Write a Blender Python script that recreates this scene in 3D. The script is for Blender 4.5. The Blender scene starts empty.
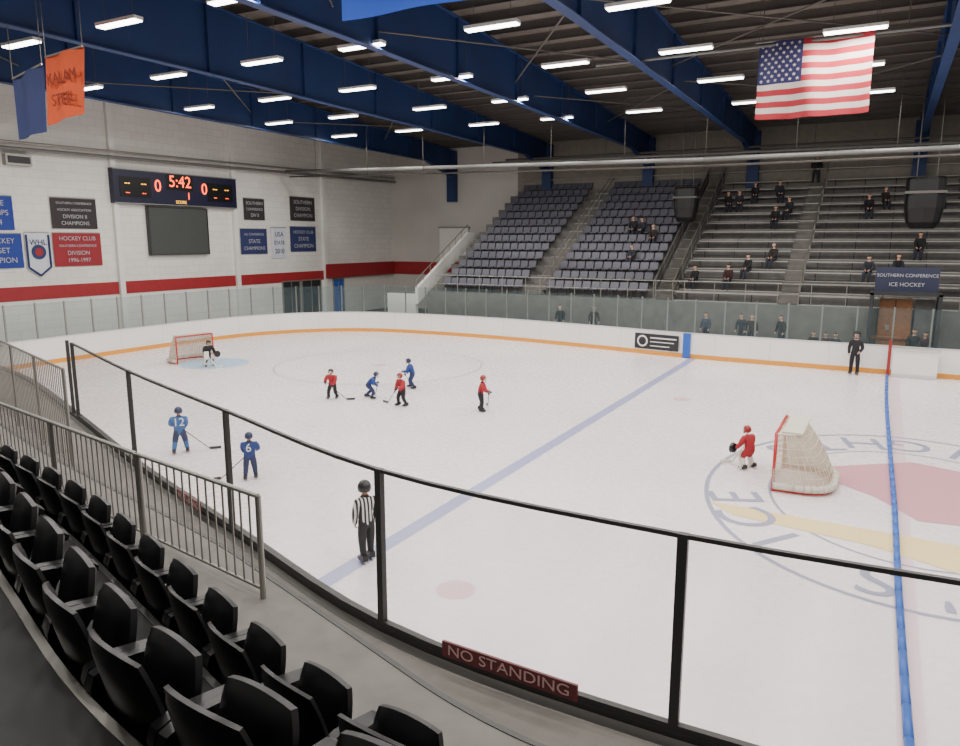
import bpy, math, random
from mathutils import Vector, Matrix
random.seed(7)
D=bpy.data
COL=bpy.context.scene.collection

# ------------------------------------------------------------ helpers
def c(r,g,b):
    def f(v):
        v/=255.
        return v/12.92 if v<=.04045 else ((v+.055)/1.055)**2.4
    return (f(r),f(g),f(b),1)
def mat(name,col,rough=.6,metal=0,var=0,scale=3,emit=0,bump=0,spec=.5):
    m=D.materials.new(name);m.use_nodes=True
    nt=m.node_tree;b=nt.nodes['Principled BSDF']
    b.inputs['Base Color'].default_value=col
    b.inputs['Roughness'].default_value=rough
    b.inputs['Metallic'].default_value=metal
    b.inputs['Specular IOR Level'].default_value=spec
    if emit:
        b.inputs['Emission Color'].default_value=col
        b.inputs['Emission Strength'].default_value=emit
    if var or bump:
        tc=nt.nodes.new('ShaderNodeTexCoord');n=nt.nodes.new('ShaderNodeTexNoise')
        n.inputs['Scale'].default_value=scale;n.inputs['Detail'].default_value=4
        nt.links.new(tc.outputs['Object'],n.inputs['Vector'])
        if var:
            r=nt.nodes.new('ShaderNodeValToRGB')
            r.color_ramp.elements[0].position=.3;r.color_ramp.elements[1].position=.7
            r.color_ramp.elements[0].color=tuple(v*(1-var) for v in col[:3])+(1,)
            r.color_ramp.elements[1].color=tuple(min(1,v*(1+var)) for v in col[:3])+(1,)
            nt.links.new(n.outputs['Fac'],r.inputs['Fac']);nt.links.new(r.outputs['Color'],b.inputs['Base Color'])
        if bump:
            bp=nt.nodes.new('ShaderNodeBump');bp.inputs['Strength'].default_value=bump
            nt.links.new(n.outputs['Fac'],bp.inputs['Height']);nt.links.new(bp.outputs['Normal'],b.inputs['Normal'])
    return m
def glassmat(name,tint,haze,hazecol):
    m=D.materials.new(name);m.use_nodes=True;nt=m.node_tree
    for n in list(nt.nodes):nt.nodes.remove(n)
    o=nt.nodes.new('ShaderNodeOutputMaterial');t=nt.nodes.new('ShaderNodeBsdfTransparent');t.inputs[0].default_value=tint
    d=nt.nodes.new('ShaderNodeBsdfDiffuse');d.inputs[0].default_value=hazecol
    g=nt.nodes.new('ShaderNodeBsdfGlossy');g.inputs['Roughness'].default_value=.03
    a=nt.nodes.new('ShaderNodeMixShader');a.inputs[0].default_value=haze
    b=nt.nodes.new('ShaderNodeMixShader');lw=nt.nodes.new('ShaderNodeLayerWeight');lw.inputs['Blend'].default_value=.5
    pw=nt.nodes.new('ShaderNodeMath');pw.operation='POWER';pw.inputs[1].default_value=4
    ma=nt.nodes.new('ShaderNodeMath');ma.operation='MULTIPLY_ADD';ma.inputs[1].default_value=.4;ma.inputs[2].default_value=.02
    nt.links.new(lw.outputs['Facing'],pw.inputs[0]);nt.links.new(pw.outputs[0],ma.inputs[0])
    nt.links.new(t.outputs[0],a.inputs[1]);nt.links.new(d.outputs[0],a.inputs[2])
    nt.links.new(ma.outputs[0],b.inputs[0]);nt.links.new(a.outputs[0],b.inputs[1]);nt.links.new(g.outputs[0],b.inputs[2])
    nt.links.new(b.outputs[0],o.inputs[0]);return m
def link(ob,parent=None):
    COL.objects.link(ob)
    if parent:ob.parent=parent
    return ob
def empty(name,loc=(0,0,0),yaw=0):
    e=D.objects.new(name,None);e.location=loc;e.rotation_euler=(0,0,yaw);e.empty_display_size=.2
    return link(e)
class MB:
    def __init__(s):s.v=[];s.f=[];s.m=[];s.mats=[]
    def mi(s,m):
        if m not in s.mats:s.mats.append(m)
        return s.mats.index(m)
    def add(s,vs,fs,m):
        o=len(s.v);s.v+=[tuple(v) for v in vs];i=s.mi(m)
        for f in fs:s.f.append([o+k for k in f]);s.m.append(i)
    def box(s,a,b,m):
        (x0,y0,z0),(x1,y1,z1)=a,b
        x0,x1=sorted((x0,x1));y0,y1=sorted((y0,y1));z0,z1=sorted((z0,z1))
        s.add([(x0,y0,z0),(x1,y0,z0),(x1,y1,z0),(x0,y1,z0),(x0,y0,z1),(x1,y0,z1),(x1,y1,z1),(x0,y1,z1)],
              [(0,3,2,1),(4,5,6,7),(0,1,5,4),(1,2,6,5),(2,3,7,6),(3,0,4,7)],m)
    def cyl(s,p,q,r,m,n=8,r2=None):
        p=Vector(p);q=Vector(q);d=(q-p);
        if d.length<1e-6:return
        d.normalize();a=d.orthogonal().normalized();b=d.cross(a);r2=r if r2 is None else r2
        vs=[];
        for k in range(n):
            t=2*math.pi*k/n;o=a*math.cos(t)+b*math.sin(t);vs.append(p+o*r);vs.append(q+o*r2)
        fs=[(2*k,(2*k+2)%(2*n),(2*k+3)%(2*n),2*k+1) for k in range(n)]
        fs.append([2*k for k in range(n)][::-1]);fs.append([2*k+1 for k in range(n)])
        s.add(vs,fs,m)
    def tube(s,pts,r,m,n=8):
        for a,b in zip(pts[:-1],pts[1:]):s.cyl(a,b,r,m,n)
    def ribbon(s,pts,z0,z1,t,m,off=0):
        N=len(pts);P=[Vector((p[0],p[1])) for p in pts];L=[]
        for i in range(N):
            d=(P[min(i+1,N-1)]-P[max(i-1,0)]).normalized();n=Vector((-d.y,d.x))
            L.append((P[i]+n*off,P[i]+n*(off+t)))
        vs=[]
        for a,b in L:vs+=[(a.x,a.y,z0),(a.x,a.y,z1),(b.x,b.y,z1),(b.x,b.y,z0)]
        fs=[]
        for i in range(N-1):
            o=4*i
            for k in range(4):
                k2=(k+1)%4;fs.append((o+k,o+k2,o+4+k2,o+4+k))
        fs.append((0,3,2,1));e=4*(N-1);fs.append((e,e+1,e+2,e+3));s.add(vs,fs,m)
    def sheet(s,pts,z0,z1,m):
        for a,b in zip(pts[:-1],pts[1:]):
            s.add([(a[0],a[1],z0),(b[0],b[1],z0),(b[0],b[1],z1),(a[0],a[1],z1)],[(0,1,2,3)],m)
    def mesh(s,name):
        me=D.meshes.new(name);me.from_pydata(s.v,[],s.f)
        for m in s.mats:me.materials.append(m)
        me.polygons.foreach_set('material_index',s.m);me.update();return me
    def obj(s,name,parent=None,smooth=False,bevel=0):
        me=s.mesh(name);ob=D.objects.new(name,me);link(ob,parent)
        if smooth:me.polygons.foreach_set('use_smooth',[True]*len(me.polygons))
        if bevel:
            b=ob.modifiers.new('bevel','BEVEL');b.width=bevel;b.segments=2;b.limit_method='ANGLE'
        return ob
def baked(ob):
    dg=bpy.context.evaluated_depsgraph_get();dg.update()
    me=D.meshes.new_from_object(ob.evaluated_get(dg));return me
def text(name,body,size,loc,right,up,m,parent=None,ext=.004,align='CENTER',sx=1):
    cu=D.curves.new(name,'FONT');cu.body=body;cu.size=size;cu.extrude=ext;cu.align_x=align;cu.align_y='CENTER'
    t=D.objects.new(name+'_tmp',cu);COL.objects.link(t)
    me=baked(t);D.objects.remove(t);me.materials.clear();me.materials.append(m)
    ob=D.objects.new(name,me);r=Vector(right).normalized();u=Vector(up).normalized();n=r.cross(u)
    M=Matrix((r*sx,u,n)).transposed().to_4x4();M.translation=Vector(loc)
    link(ob,parent);ob.matrix_local=M;return ob
def smooth(pts,n=5):
    out=[];P=[Vector((p[0],p[1])) for p in pts];P=[2*P[0]-P[1]]+P+[2*P[-1]-P[-2]]
    for i in range(1,len(P)-2):
        a,b,cc,d=P[i-1:i+3]
        for k in range(n):
            t=k/n
            out.append(.5*((2*b)+(cc-a)*t+(2*a-5*b+4*cc-d)*t*t+(3*b-a-3*cc+d)*t**3))
    out.append(P[-2]);return [(p.x,p.y) for p in out]
def resample(pts,step,start=0,end=1e9):
    P=[Vector((p[0],p[1])) for p in pts];out=[];acc=0;nxt=start
    for a,b in zip(P[:-1],P[1:]):
        L=(b-a).length
        while acc+L>=nxt and nxt<=end:
            t=(nxt-acc)/L;out.append((a.lerp(b,t),(b-a).normalized()));nxt+=step
        acc+=L
    return out

# ------------------------------------------------------------ materials
M_blue=mat('blue_steel_paint',c(28,52,98),.6,var=.15,scale=.6)
M_roof=mat('roof_deck',c(100,94,86),.8,var=.2,scale=.8)
M_purlin=mat('purlin_steel',c(84,80,76),.6)
M_white=mat('white_paint',c(222,221,216),.6,var=.04,scale=.5)
M_board=mat('dasher_board_white',c(234,233,229),.35,var=.03,scale=.7)
M_kick=mat('kickplate_yellow',c(222,150,50),.4)
M_cap=mat('board_cap',c(205,205,203),.4)
M_red=mat('red_stripe',c(150,36,42),.55,var=.06)
M_conc=mat('concrete_grey',c(104,101,96),.75,var=.16,scale=2.5,bump=.15)
M_dkconc=mat('dark_tread',c(27,27,28),.6,var=.35,scale=3.5,spec=.25,bump=.1)
M_blk=mat('black_plastic',c(17,17,19),.38,spec=.4)
M_post=mat('dark_post',c(56,56,55),.45,metal=.3)
M_alu=mat('galvanised_rail',c(150,148,142),.4,metal=.6)
M_silver=mat('silver_duct',c(112,112,110),.5,metal=.3)
M_bl=mat('bleacher_metal',c(158,155,150),.55,metal=.1,var=.12)
M_blr=mat('bleacher_riser',c(96,94,92),.7,var=.15)
M_seat=mat('blue_grey_seat',c(86,87,98),.5)
M_back=mat('upper_back_wall',c(132,127,118),.8,var=.1)
M_dark=mat('dark_panel',c(38,40,42),.5)
M_wood=mat('wood_door',c(150,98,58),.5,var=.15,scale=6)
M_glassN=glassmat('near_plexiglass',(.92,.915,.91,1),.035,c(200,195,192))
M_glassF=glassmat('far_plexiglass',(.82,.88,.88,1),.10,c(112,142,148))
def ic(n,r,g,b):return mat(n,c(r,g,b),.3)

# block wall material
def wallmat():
    m=mat('painted_block_wall',c(222,222,218),.7);nt=m.node_tree;b=nt.nodes['Principled BSDF']
    tc=nt.nodes.new('ShaderNodeTexCoord')
    sp=nt.nodes.new('ShaderNodeSeparateXYZ');cb=nt.nodes.new('ShaderNodeCombineXYZ')
    nt.links.new(tc.outputs['Object'],sp.inputs[0]);nt.links.new(sp.outputs[1],cb.inputs[0]);nt.links.new(sp.outputs[2],cb.inputs[1])
    br=nt.nodes.new('ShaderNodeTexBrick');br.inputs['Scale'].default_value=1
    br.inputs['Brick Width'].default_value=.8;br.inputs['Row Height'].default_value=.4;br.inputs['Mortar Size'].default_value=.012
    br.inputs['Color1'].default_value=c(221,219,213);br.inputs['Color2'].default_value=c(227,225,219);br.inputs['Mortar'].default_value=c(204,202,198)
    nz=nt.nodes.new('ShaderNodeTexNoise');nz.inputs['Scale'].default_value=.3;nz.inputs['Detail'].default_value=5
    mr=nt.nodes.new('ShaderNodeMapRange');mr.inputs[3].default_value=.84;mr.inputs[4].default_value=1.06
    mx=nt.nodes.new('ShaderNodeVectorMath');mx.operation='SCALE'
    nt.links.new(tc.outputs['Object'],nz.inputs['Vector']);nt.links.new(nz.outputs['Fac'],mr.inputs[0])
    nt.links.new(cb.outputs[0],br.inputs['Vector']);nt.links.new(br.outputs['Color'],mx.inputs[0]);nt.links.new(mr.outputs[0],mx.inputs['Scale']);nt.links.new(mx.outputs[0],b.inputs['Base Color']);return m
M_wall=wallmat()
M_bwall=mat('back_wall_paint',c(196,193,187),.7,var=.08,scale=.3)
# ice
def icemat():
    m=mat('ice',c(228,226,229),.22,spec=.35);nt=m.node_tree;b=nt.nodes['Principled BSDF']
    tc=nt.nodes.new('ShaderNodeTexCoord');n=nt.nodes.new('ShaderNodeTexNoise');n.inputs['Scale'].default_value=.25;n.inputs['Detail'].default_value=6
    r=nt.nodes.new('ShaderNodeValToRGB');r.color_ramp.elements[0].position=.3;r.color_ramp.elements[1].position=.7
    r.color_ramp.elements[0].color=c(228,219,220);r.color_ramp.elements[1].color=c(239,232,233)
    n2=nt.nodes.new('ShaderNodeTexNoise');n2.inputs['Scale'].default_value=6;n2.inputs['Detail'].default_value=8
    bp=nt.nodes.new('ShaderNodeMapRange');bp.inputs[3].default_value=.14;bp.inputs[4].default_value=.40
    nt.links.new(tc.outputs['Object'],n.inputs['Vector']);nt.links.new(tc.outputs['Object'],n2.inputs['Vector'])
    nt.links.new(n.outputs['Fac'],r.inputs['Fac']);nt.links.new(r.outputs['Color'],b.inputs['Base Color'])
    nt.links.new(n2.outputs['Fac'],bp.inputs[0]);nt.links.new(bp.outputs[0],b.inputs['Roughness']);return m
M_ice=icemat()

# ------------------------------------------------------------ rink outline
far=smooth([(-32.6,17.5),(-32.7,23),(-32.6,28),(-32.0,31.3),(-30.6,33.8),(-28.3,35.8),(-25,36.7),(-19,36.8),(-12.5,35.9),(-7.8,35.05),(0.3,34.7),(7,34.6),(14,34.6)],5)
near_pts=[(14,6.4),(6,6.4),(2.4,6.35),(-1.34,6.15),(-4.75,6.4),(-8.5,7.67),(-12.8,9.2),(-17.5,11.1),(-24,13.6),(-30,15.3),(-32.6,17.5)]
near=smooth(near_pts,5)
# ice (triangle fan from interior)
ice=MB();ring=far+near[:-1];cx,cy=-9,21
vs=[(cx,cy,0)]+[(p[0],p[1],0) for p in ring];n=len(ring)
ice.add(vs,[(0,1+i,1+(i+1)%n) for i in range(n)],M_ice)
me=ice.mesh('ice_surface')
ice_ob=D.objects.new('ice_surface',me);link(ice_ob)
if me.polygons[0].normal.z<0:me.flip_normals()
# subfloor
fl=MB();fl.box((-36.2,-8,-.3),(14,52,-.02),M_conc);fl.obj('floor')

# markings (children of the ice)
mk=MB()
def flat(mb,poly,m,z=.004):
    mb.add([(x,y,z) for x,y in poly],[tuple(range(len(poly)))],m)
def ring_mark(mb,cx,cy,rx,ry,w,m,z=.004,n=72,a0=0,a1=2*math.pi):
    for k in range(n):
        t0=a0+(a1-a0)*k/n;t1=a0+(a1-a0)*(k+1)/n
        P=[(cx+(rx)*math.cos(t0),cy+ry*math.sin(t0)),(cx+(rx)*math.cos(t1),cy+ry*math.sin(t1)),(cx+(rx-w)*math.cos(t1),cy+(ry-w)*math.sin(t1)),(cx+(rx-w)*math.cos(t0),cy+(ry-w)*math.sin(t0))]
        flat(mb,P,m,z)
def disc(mb,cx,cy,r,m,z=.004,ry=None):
    flat(mb,[(cx+r*math.cos(k*math.pi/16),cy+(ry or r)*math.sin(k*math.pi/16)) for k in range(32)],m,z)
I_bl=ic('ice_paint_blue',160,162,200);I_red=ic('ice_paint_red',224,190,196);I_pink=ic('ice_paint_pink',206,150,160)
I_yel=ic('ice_paint_yellow',238,214,152);I_nav=ic('ice_paint_navy',150,151,174);I_cre=ic('ice_paint_crease',170,200,225);I_cl=ic('ice_paint_centre_line',226,202,206)
flat(mk,[(-7.78,7.2),(-7.44,7.1),(-7.44,35),(-7.78,35.1)],I_bl)
flat(mk,[(.55,6.3),(.85,6.3),(.85,34.65),(.55,34.68)],I_cl)
flat(mk,[(-28.1,14.4),(-28.05,14.4),(-28.05,36),(-28.1,35.9)],I_red)
ring_mark(mk,-19.5,26.5,4.6,4.6,.06,I_nav);ring_mark(mk,-19.5,12.5,0.4,0.4,.3,I_red)
disc(mk,-19.5,26.5,.3,I_red)
disc(mk,-5.6,9.5,.32,I_red);disc(mk,-5.9,25.7,.3,I_red)
disc(mk,-26.3,23.3,1.5,I_cre,.004,1.5);
CX,CY,RX,RY=.95,17.8,4.25,5.7
ring_mark(mk,CX,CY,RX,RY,.1,I_nav,.005)
ring_mark(mk,CX,CY,RX-1.35,RY-1.8,.06,I_nav,.005)
flat(mk,[(-2.9,15.6),(4.6,15.2),(4.4,13.9),(1.5,14.0),(0.2,14.6),(-2.3,15.0)],I_yel,.006)
flat(mk,[(-1.5,19.0),(1.0,20.9),(3.8,19.9),(2.3,18.6),(3.7,16.8),(1.0,16.4),(.2,17.6)],I_pink,.0065)
mk.obj('ice_marking',ice_ob)
def arctext(s,a0,a1,outward):
    for k,ch in enumerate(s):
        if ch==' ':continue
        t=a0+(a1-a0)*k/(len(s)-1)
        x=CX+(RX-.7)*math.cos(t);y=CY+(RY-.92)*math.sin(t)
        n=Vector((math.cos(t),math.sin(t)*RY/RX*.9,0)).normalized()
        up=n if outward else -n
        r=up.cross(Vector((0,0,1)))
        text('logo_letter','%s'%ch,1.6,(x,y,.007),r,up,I_nav,ice_ob,ext=0)
arctext("JOHN'S ICE",math.radians(-25),math.radians(-160),True)
arctext("KNIGHTS",math.radians(35),math.radians(145),False)

# ------------------------------------------------------------ dasher boards
b=MB()
b.ribbon(far,0.0,1.15,.08,M_board);b.ribbon(far,.0,.2,.02,M_kick,-.02);b.ribbon(far,1.15,1.2,.14,M_cap,-.02)
b.ribbon(near,0,1.06,-.08,M_board) ;b.ribbon(near,1.06,1.13,-.16,M_post,.04)
b.ribbon(near,0,.2,.02,M_kick,.0)
bo=b.obj('dasher_boards')
# panel seams on the far boards, blue panel, ad
x=MB()
for p,d in resample(far,2.4,1.0):
    n_=Vector((d.y,-d.x));q=p+n_*.004
    x.add([(q.x-d.x*.012,q.y-d.y*.012,.2),(q.x+d.x*.012,q.y+d.y*.012,.2),(q.x+d.x*.012,q.y+d.y*.012,1.15),(q.x-d.x*.012,q.y-d.y*.012,1.15)],[(0,1,2,3)],M_cap)
x.obj('panel_seams',bo)
x=MB();M_bluep=mat('board_blue',c(40,90,180),.4);M_ad=mat('ad_black',c(35,38,42),.4);M_adw=mat('ad_white',c(225,225,220),.5)
x.box((-8.1,35.0,.02),(-7.75,34.96,1.18),M_bluep);x.obj('blue_line_board_panel',bo)
ad=MB()
a0=Vector((-10.55,35.46,0));a1=Vector((-8.3,35.03,0));dr=(a1-a0).normalized();nn=Vector((dr.y,-dr.x,0))
def adq(s0,s1,z0,z1,m,o=.03):
    L=(a1-a0).length
    P=[a0+dr*L*s0+nn*o,a0+dr*L*s1+nn*o]
    ad.add([(P[0].x,P[0].y,z0),(P[1].x,P[1].y,z0),(P[1].x,P[1].y,z1),(P[0].x,P[0].y,z1)],[(0,1,2,3)],m)
adq(0,1,.27,1.02,M_ad,.03);adq(.36,.95,.80,.86,M_adw,.04);adq(.36,.9,.62,.66,M_adw,.04);adq(.36,.8,.42,.46,M_adw,.04)
ctr=a0+dr*.42+nn*.045
ad.cyl(ctr+Vector((0,0,.65)),ctr+nn*.01+Vector((0,0,.65)),.28,M_adw,20);ad.cyl(ctr+nn*.012+Vector((0,0,.65)),ctr+nn*.02+Vector((0,0,.65)),.2,M_ad,20)
ad.obj('advert_panel',bo)

# far glass
g=MB();g.sheet([p for p in far],1.21,2.75,M_glassF)
gl=g.obj('far_rink_glass')
g=MB()
for p,d in resample(far,1.35,.3):
    if p.x<11:g.box((p.x-.03,p.y+.02,1.21),(p.x+.03,p.y+.08,2.78),M_alu)
g.obj('glass_posts',gl)
# near glass
ng=[p for p in near if p[0]>-17.6]
g=MB();g.sheet(ng,1.15,3.0,M_glassN);gn=g.obj('near_rink_glass')
g=MB()
g.ribbon(ng,2.965,3.005,-.05,M_post,.025)
g.ribbon(ng,1.135,1.19,-.07,M_post,.035)
for p in near_pts[1:8]+[(-18.0,11.3)]:
    pr=[q for q in near];i=min(range(len(pr)),key=lambda k:(pr[k][0]-p[0])**2+(pr[k][1]-p[1])**2)
    d=Vector((pr[i][0]-pr[max(0,i-1)][0],pr[i][1]-pr[max(0,i-1)][1],0)).normalized();n_=Vector((-d.y,d.x,0))
    P=Vector((p[0],p[1],0))
    w=d*.045;t=n_*.035
    q=[P-w-t,P+w-t,P+w+t,P-w+t]
    g.add([(v.x,v.y,z) for z in (1.135,3.006) for v in q],[(3,2,1,0),(4,5,6,7),(0,1,5,4),(1,2,6,5),(2,3,7,6),(3,0,4,7)],M_post)
g.obj('frame',gn)
# no standing signs
M_sign=mat('sign_red',c(98,40,44),.5,var=.1);M_signt=mat('sign_text',c(196,158,156),.6)
def nsign(p,q,z0,z1):
    e=empty('no_standing_sign');p=Vector(p);q=Vector(q);d=(q-p).normalized();nrm=Vector((d.y,-d.x,0))
    s=MB();o=nrm*.03
    A=[p,q,q+o,p+o]
    s.add([(v.x,v.y,z) for z in (z0,z1) for v in A],[(3,2,1,0),(4,5,6,7),(0,1,5,4),(1,2,6,5),(2,3,7,6),(3,0,4,7)],M_sign)
    s.obj('plate',e);mid=(p+q)/2+o*1.15
    text('lettering','NO STANDING',(z1-z0)*.95,(mid.x,mid.y,(z0+z1)/2),d,(0,0,1),M_signt,e,ext=.001,sx=(q-p).length/((z1-z0)*7.2))
nsign((-3.76,6.12,0),(-2.22,6.04,0),1.19,1.36)
nsign((-10.2,8.1,0),(-9.3,7.78,0),1.2,1.36)

# blue divider hose on the centre line
h=MB();M_hose=mat('divider_blue',c(36,92,180),.45)
hp=smooth([(.42,34.1),(.42,28),(.5,22),(.58,17),(.62,12),(.7,6.7)],8)
h.tube([(x_,y_,.056) for x_,y_ in hp],.055,M_hose,8);h.obj('ice_divider_hose',smooth=True)

# ------------------------------------------------------------ walls
w=MB();w.box((-36.3,-8,-.02),(-36,51.3,12.5),M_wall)
w.obj('wall_left')
w=MB();w.box((-36.3,-8,12.5),(-36,51.3,14.6),M_blue);w.obj('wall_left_gable')
w=MB();w.box((-36,-8,2.65),(-35.96,42.5,3.3),M_red);w.box((-36,42.4,2.75),(-35.7,51,3.75),M_red);w.obj('trim_1')
w=MB();w.box((-36,51,-.02),(-24.5,51.3,12.6),M_bwall);w.box((-24.5,51,-.02),(14,51.3,12.6),M_back);w.obj('wall_back')
w=MB();w.box((-36,50.9,2.75),(-25.5,51,3.75),M_red);w.obj('trim_2')
w=MB()
for y in (17.5,25.9,34.1,42.5):w.box((-36,y-.15,0),(-35.8,y+.15,12.5),M_white)
w.obj('wall_pilasters')
w=MB();w.tube([(-35.6,0,9.6),(-35.6,51,10.4)],.06,M_alu);w.tube([(-35.5,0,9.3),(-35.5,51,10.1)],.09,M_silver);w.obj('wall_conduit')
# doors in left wall
for i,(y0,y1,z1,mm) in enumerate([(38.1,39.7,2.65,M_dark),(40.0,41.9,2.65,M_dark),(43.4,44.5,2.6,M_bluep)]):
    e=empty('door_%d'%(i+1),(-35.99,(y0+y1)/2,0));y0,y1=-(y1-y0)/2,(y1-y0)/2;d_=MB();d_.box((0,y0,0),(.05,y1,z1),mm);d_.box((0,y0-.08,0),(.1,y0,z1+.08),M_alu);d_.box((0,y1,0),(.1,y1+.08,z1+.08),M_alu);d_.box((0,y0,z1),(.1,y1,z1+.08),M_alu)
    d_.box((.05,-.03,0),(.08,.03,z1),M_alu);d_.obj('leaf',e)
# banners on the left wall
B_bl=mat('banner_blue',c(38,60,140),.8);B_nv=mat('banner_navy',c(42,52,96),.8);B_bk=mat('banner_black',c(52,46,48),.8);B_rd=mat('banner_red',c(142,40,48),.8);B_wh=mat('banner_white',c(200,204,214),.8)
T_wh=mat('banner_text',c(175,175,182),.8);B_or=mat('banner_orange',c(200,78,36),.8)
def banner(y0,y1,z0,z1,m,lines,tm=T_wh,pt=False):
    e=empty('wall_banner',(-35.93,(y0+y1)/2,(z0+z1)/2));hw=(y1-y0)/2;hh=(z1-z0)/2;s=MB();N=10
    vs=[]
    for i in range(N+1):
        y=-hw+2*hw*i/N;dx=.015*math.sin(i*1.3)
        zb=-hh if not pt else -hh+.45*abs(y)/hw
        vs+=[(dx,y,zb),(dx,y,hh)]
    s.add(vs,[(2*i,2*i+2,2*i+3,2*i+1) for i in range(N)],m);s.cyl((0,-hw,hh),(0,hw,hh),.025,M_alu)
    if pt:
        s.tube([(.03,-hw*.9,hh*.9),(.03,-hw*.9,-hh+.5),(.03,0,-hh+.1),(.03,hw*.9,-hh+.5),(.03,hw*.9,hh*.9)],.05,B_nv,5)
        s.cyl((.02,0,.15),(.05,0,.15),.35,B_nv,16);s.cyl((.04,0,.15),(.06,0,.15),.2,B_rd,16)
    s.obj('cloth',e);n=len(lines)
    for k,l in enumerate(lines):
        if not l:continue
        sz=min(1.6*hh/(n+.6),2*hw/max(4,len(l))*1.25)
        text('lettering',l,sz,(.04,0,hh-(k+.8)*2*hh/(n+.6)),(0,1,0),(0,0,1),tm,e,ext=.001)
    return e
banner(18.8,20.6,5.95,7.5,B_bl,['STATE','CHAMPS','2004'])
banner(18.4,20.85,4.2,5.8,B_bl,['JR HOCKEY','MIDGET','CHAMPION'])
banner(22.4,24.8,6.05,7.55,B_bk,['SOUTHERN CONFERENCE','HOCKEY ASSOCIATION','DIVISION II','CHAMPIONS'])
banner(21.0,22.2,3.7,5.85,B_wh,['WHL','',''],B_nv,True)
banner(22.35,24.9,4.2,5.85,B_rd,['HOCKEY CLUB','SOUTHERN CONFERENCE','DIVISION','1996-1997'])
banner(34.9,36.7,6.75,8.1,B_bk,['SOUTHERN','CONFERENCE','DIV II'])
banner(34.5,36.8,4.6,6.2,B_nv,['ALL CONFERENCE','STATE','CHAMPIONS'])
banner(37.2,38.6,4.3,6.3,B_wh,['USA','STATE','2010'],B_nv)
banner(39.1,41.6,6.8,8.4,B_bk,['SOUTHERN','DIVISION','CHAMPION'])
banner(39.0,41.6,4.7,6.4,B_nv,['HOCKEY CLUB','STATE','CHAMPION'])
# scoreboard
e=empty('scoreboard',(-35.9,29.9,8.35));s=MB();M_sb=mat('scoreboard_body',c(22,24,52),.4);M_led=mat('led_red',(1,.09,.015,1),.5,emit=4);M_ledy=mat('led_amber',(1,.5,.05,1),.5,emit=2)
s.box((-.09,-4.2,-.95),(.25,4.2,.85),M_sb);s.box((.25,-4.2,.8),(.29,4.2,.85),M_alu);s.box((.25,-4.2,-.95),(.29,4.2,-.9),M_alu)
for yy in (-2.9,2.9):
    s.box((.25,yy-.95,-.6),(.27,yy+.95,.45),M_blk)
s.box((.25,-.9,-.1),(.27,.9,.75),M_blk);s.obj('case',e)
text('clock_digits','5:42',.9,(.29,0,.35),(0,1,0),(0,0,1),M_led,e)
text('home_score','0',.9,(.29,-1.5,.05),(0,1,0),(0,0,1),M_led,e)
text('guest_score','0',.9,(.29,1.7,.05),(0,1,0),(0,0,1),M_led,e)
text('period_digit','1',.55,(.29,.55,-.4),(0,1,0),(0,0,1),M_led,e)
for yy in (-3.4,-2.4,2.5,3.4):
    text('penalty_digits','--',.55,(.29,yy,.15),(0,1,0),(0,0,1),M_ledy,e);text('penalty_player','--',.4,(.29,yy,-.35),(0,1,0),(0,0,1),M_led,e)
text('maker_name','SCORE',.24,(.29,0,-.75),(0,1,0),(0,0,1),M_ledy,e)
e=empty('video_panel',(-35.9,29.8,6.0));s=MB();M_vid=mat('video_mesh',c(62,66,64),.6,var=.1,scale=12);s.box((-.09,-2.05,-1.35),(.12,2.05,1.32),M_vid)
for a,b_ in (((.12,-2.05,-1.35),(.16,2.05,-1.3)),((.12,-2.05,1.27),(.16,2.05,1.32)),((.12,-2.05,-1.35),(.16,-2.0,1.32)),((.12,2.0,-1.35),(.16,2.05,1.32))):s.box(a,b_,M_dark)
s.obj('screen',e)
s=MB();s.box((-35.99,20.4,8.9),(-35.7,21.6,9.4),M_alu);s.box((-35.7,20.5,9.0),(-35.65,21.5,9.3),M_dark);s.obj('wall_vent')
# white panel on the back wall
s=MB();s.box((-31.2,50.75,3.9),(-28.6,50.9,6.4),M_white);s.box((-31.3,50.72,6.4),(-28.5,50.9,6.5),M_alu);s.obj('back_wall_panel')

# ------------------------------------------------------------ roof
def rz(y):return 12.6+1.5*(1-abs(y-20)/31) if y>-11 else 12.6
r=MB()
ys=[-8,6,20,35.5,51.3]
for a,b_ in zip(ys[:-1],ys[1:]):
    r.add([(-36.3,a,rz(a)),(14,a,rz(a)),(14,b_,rz(b_)),(-36.3,b_,rz(b_)),(-36.3,a,rz(a)+.2),(14,a,rz(a)+.2),(14,b_,rz(b_)+.2),(-36.3,b_,rz(b_)+.2)],[(0,1,2,3),(7,6,5,4),(0,4,5,1),(2,6,7,3),(1,5,6,2),(0,3,7,4)],M_roof)
r.obj('ceiling')
p=MB();y=-7
while y<51:
    z=rz(y)
    p.box((-36,y-.05,z-.04),(14,y+.05,z),M_purlin);p.box((-36,y-.02,z-.3),(14,y+.02,z-.04),M_purlin);p.box((-36,y-.07,z-.33),(14,y+.07,z-.3),M_purlin);y+=1.5
p.obj('roof_purlins')
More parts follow.
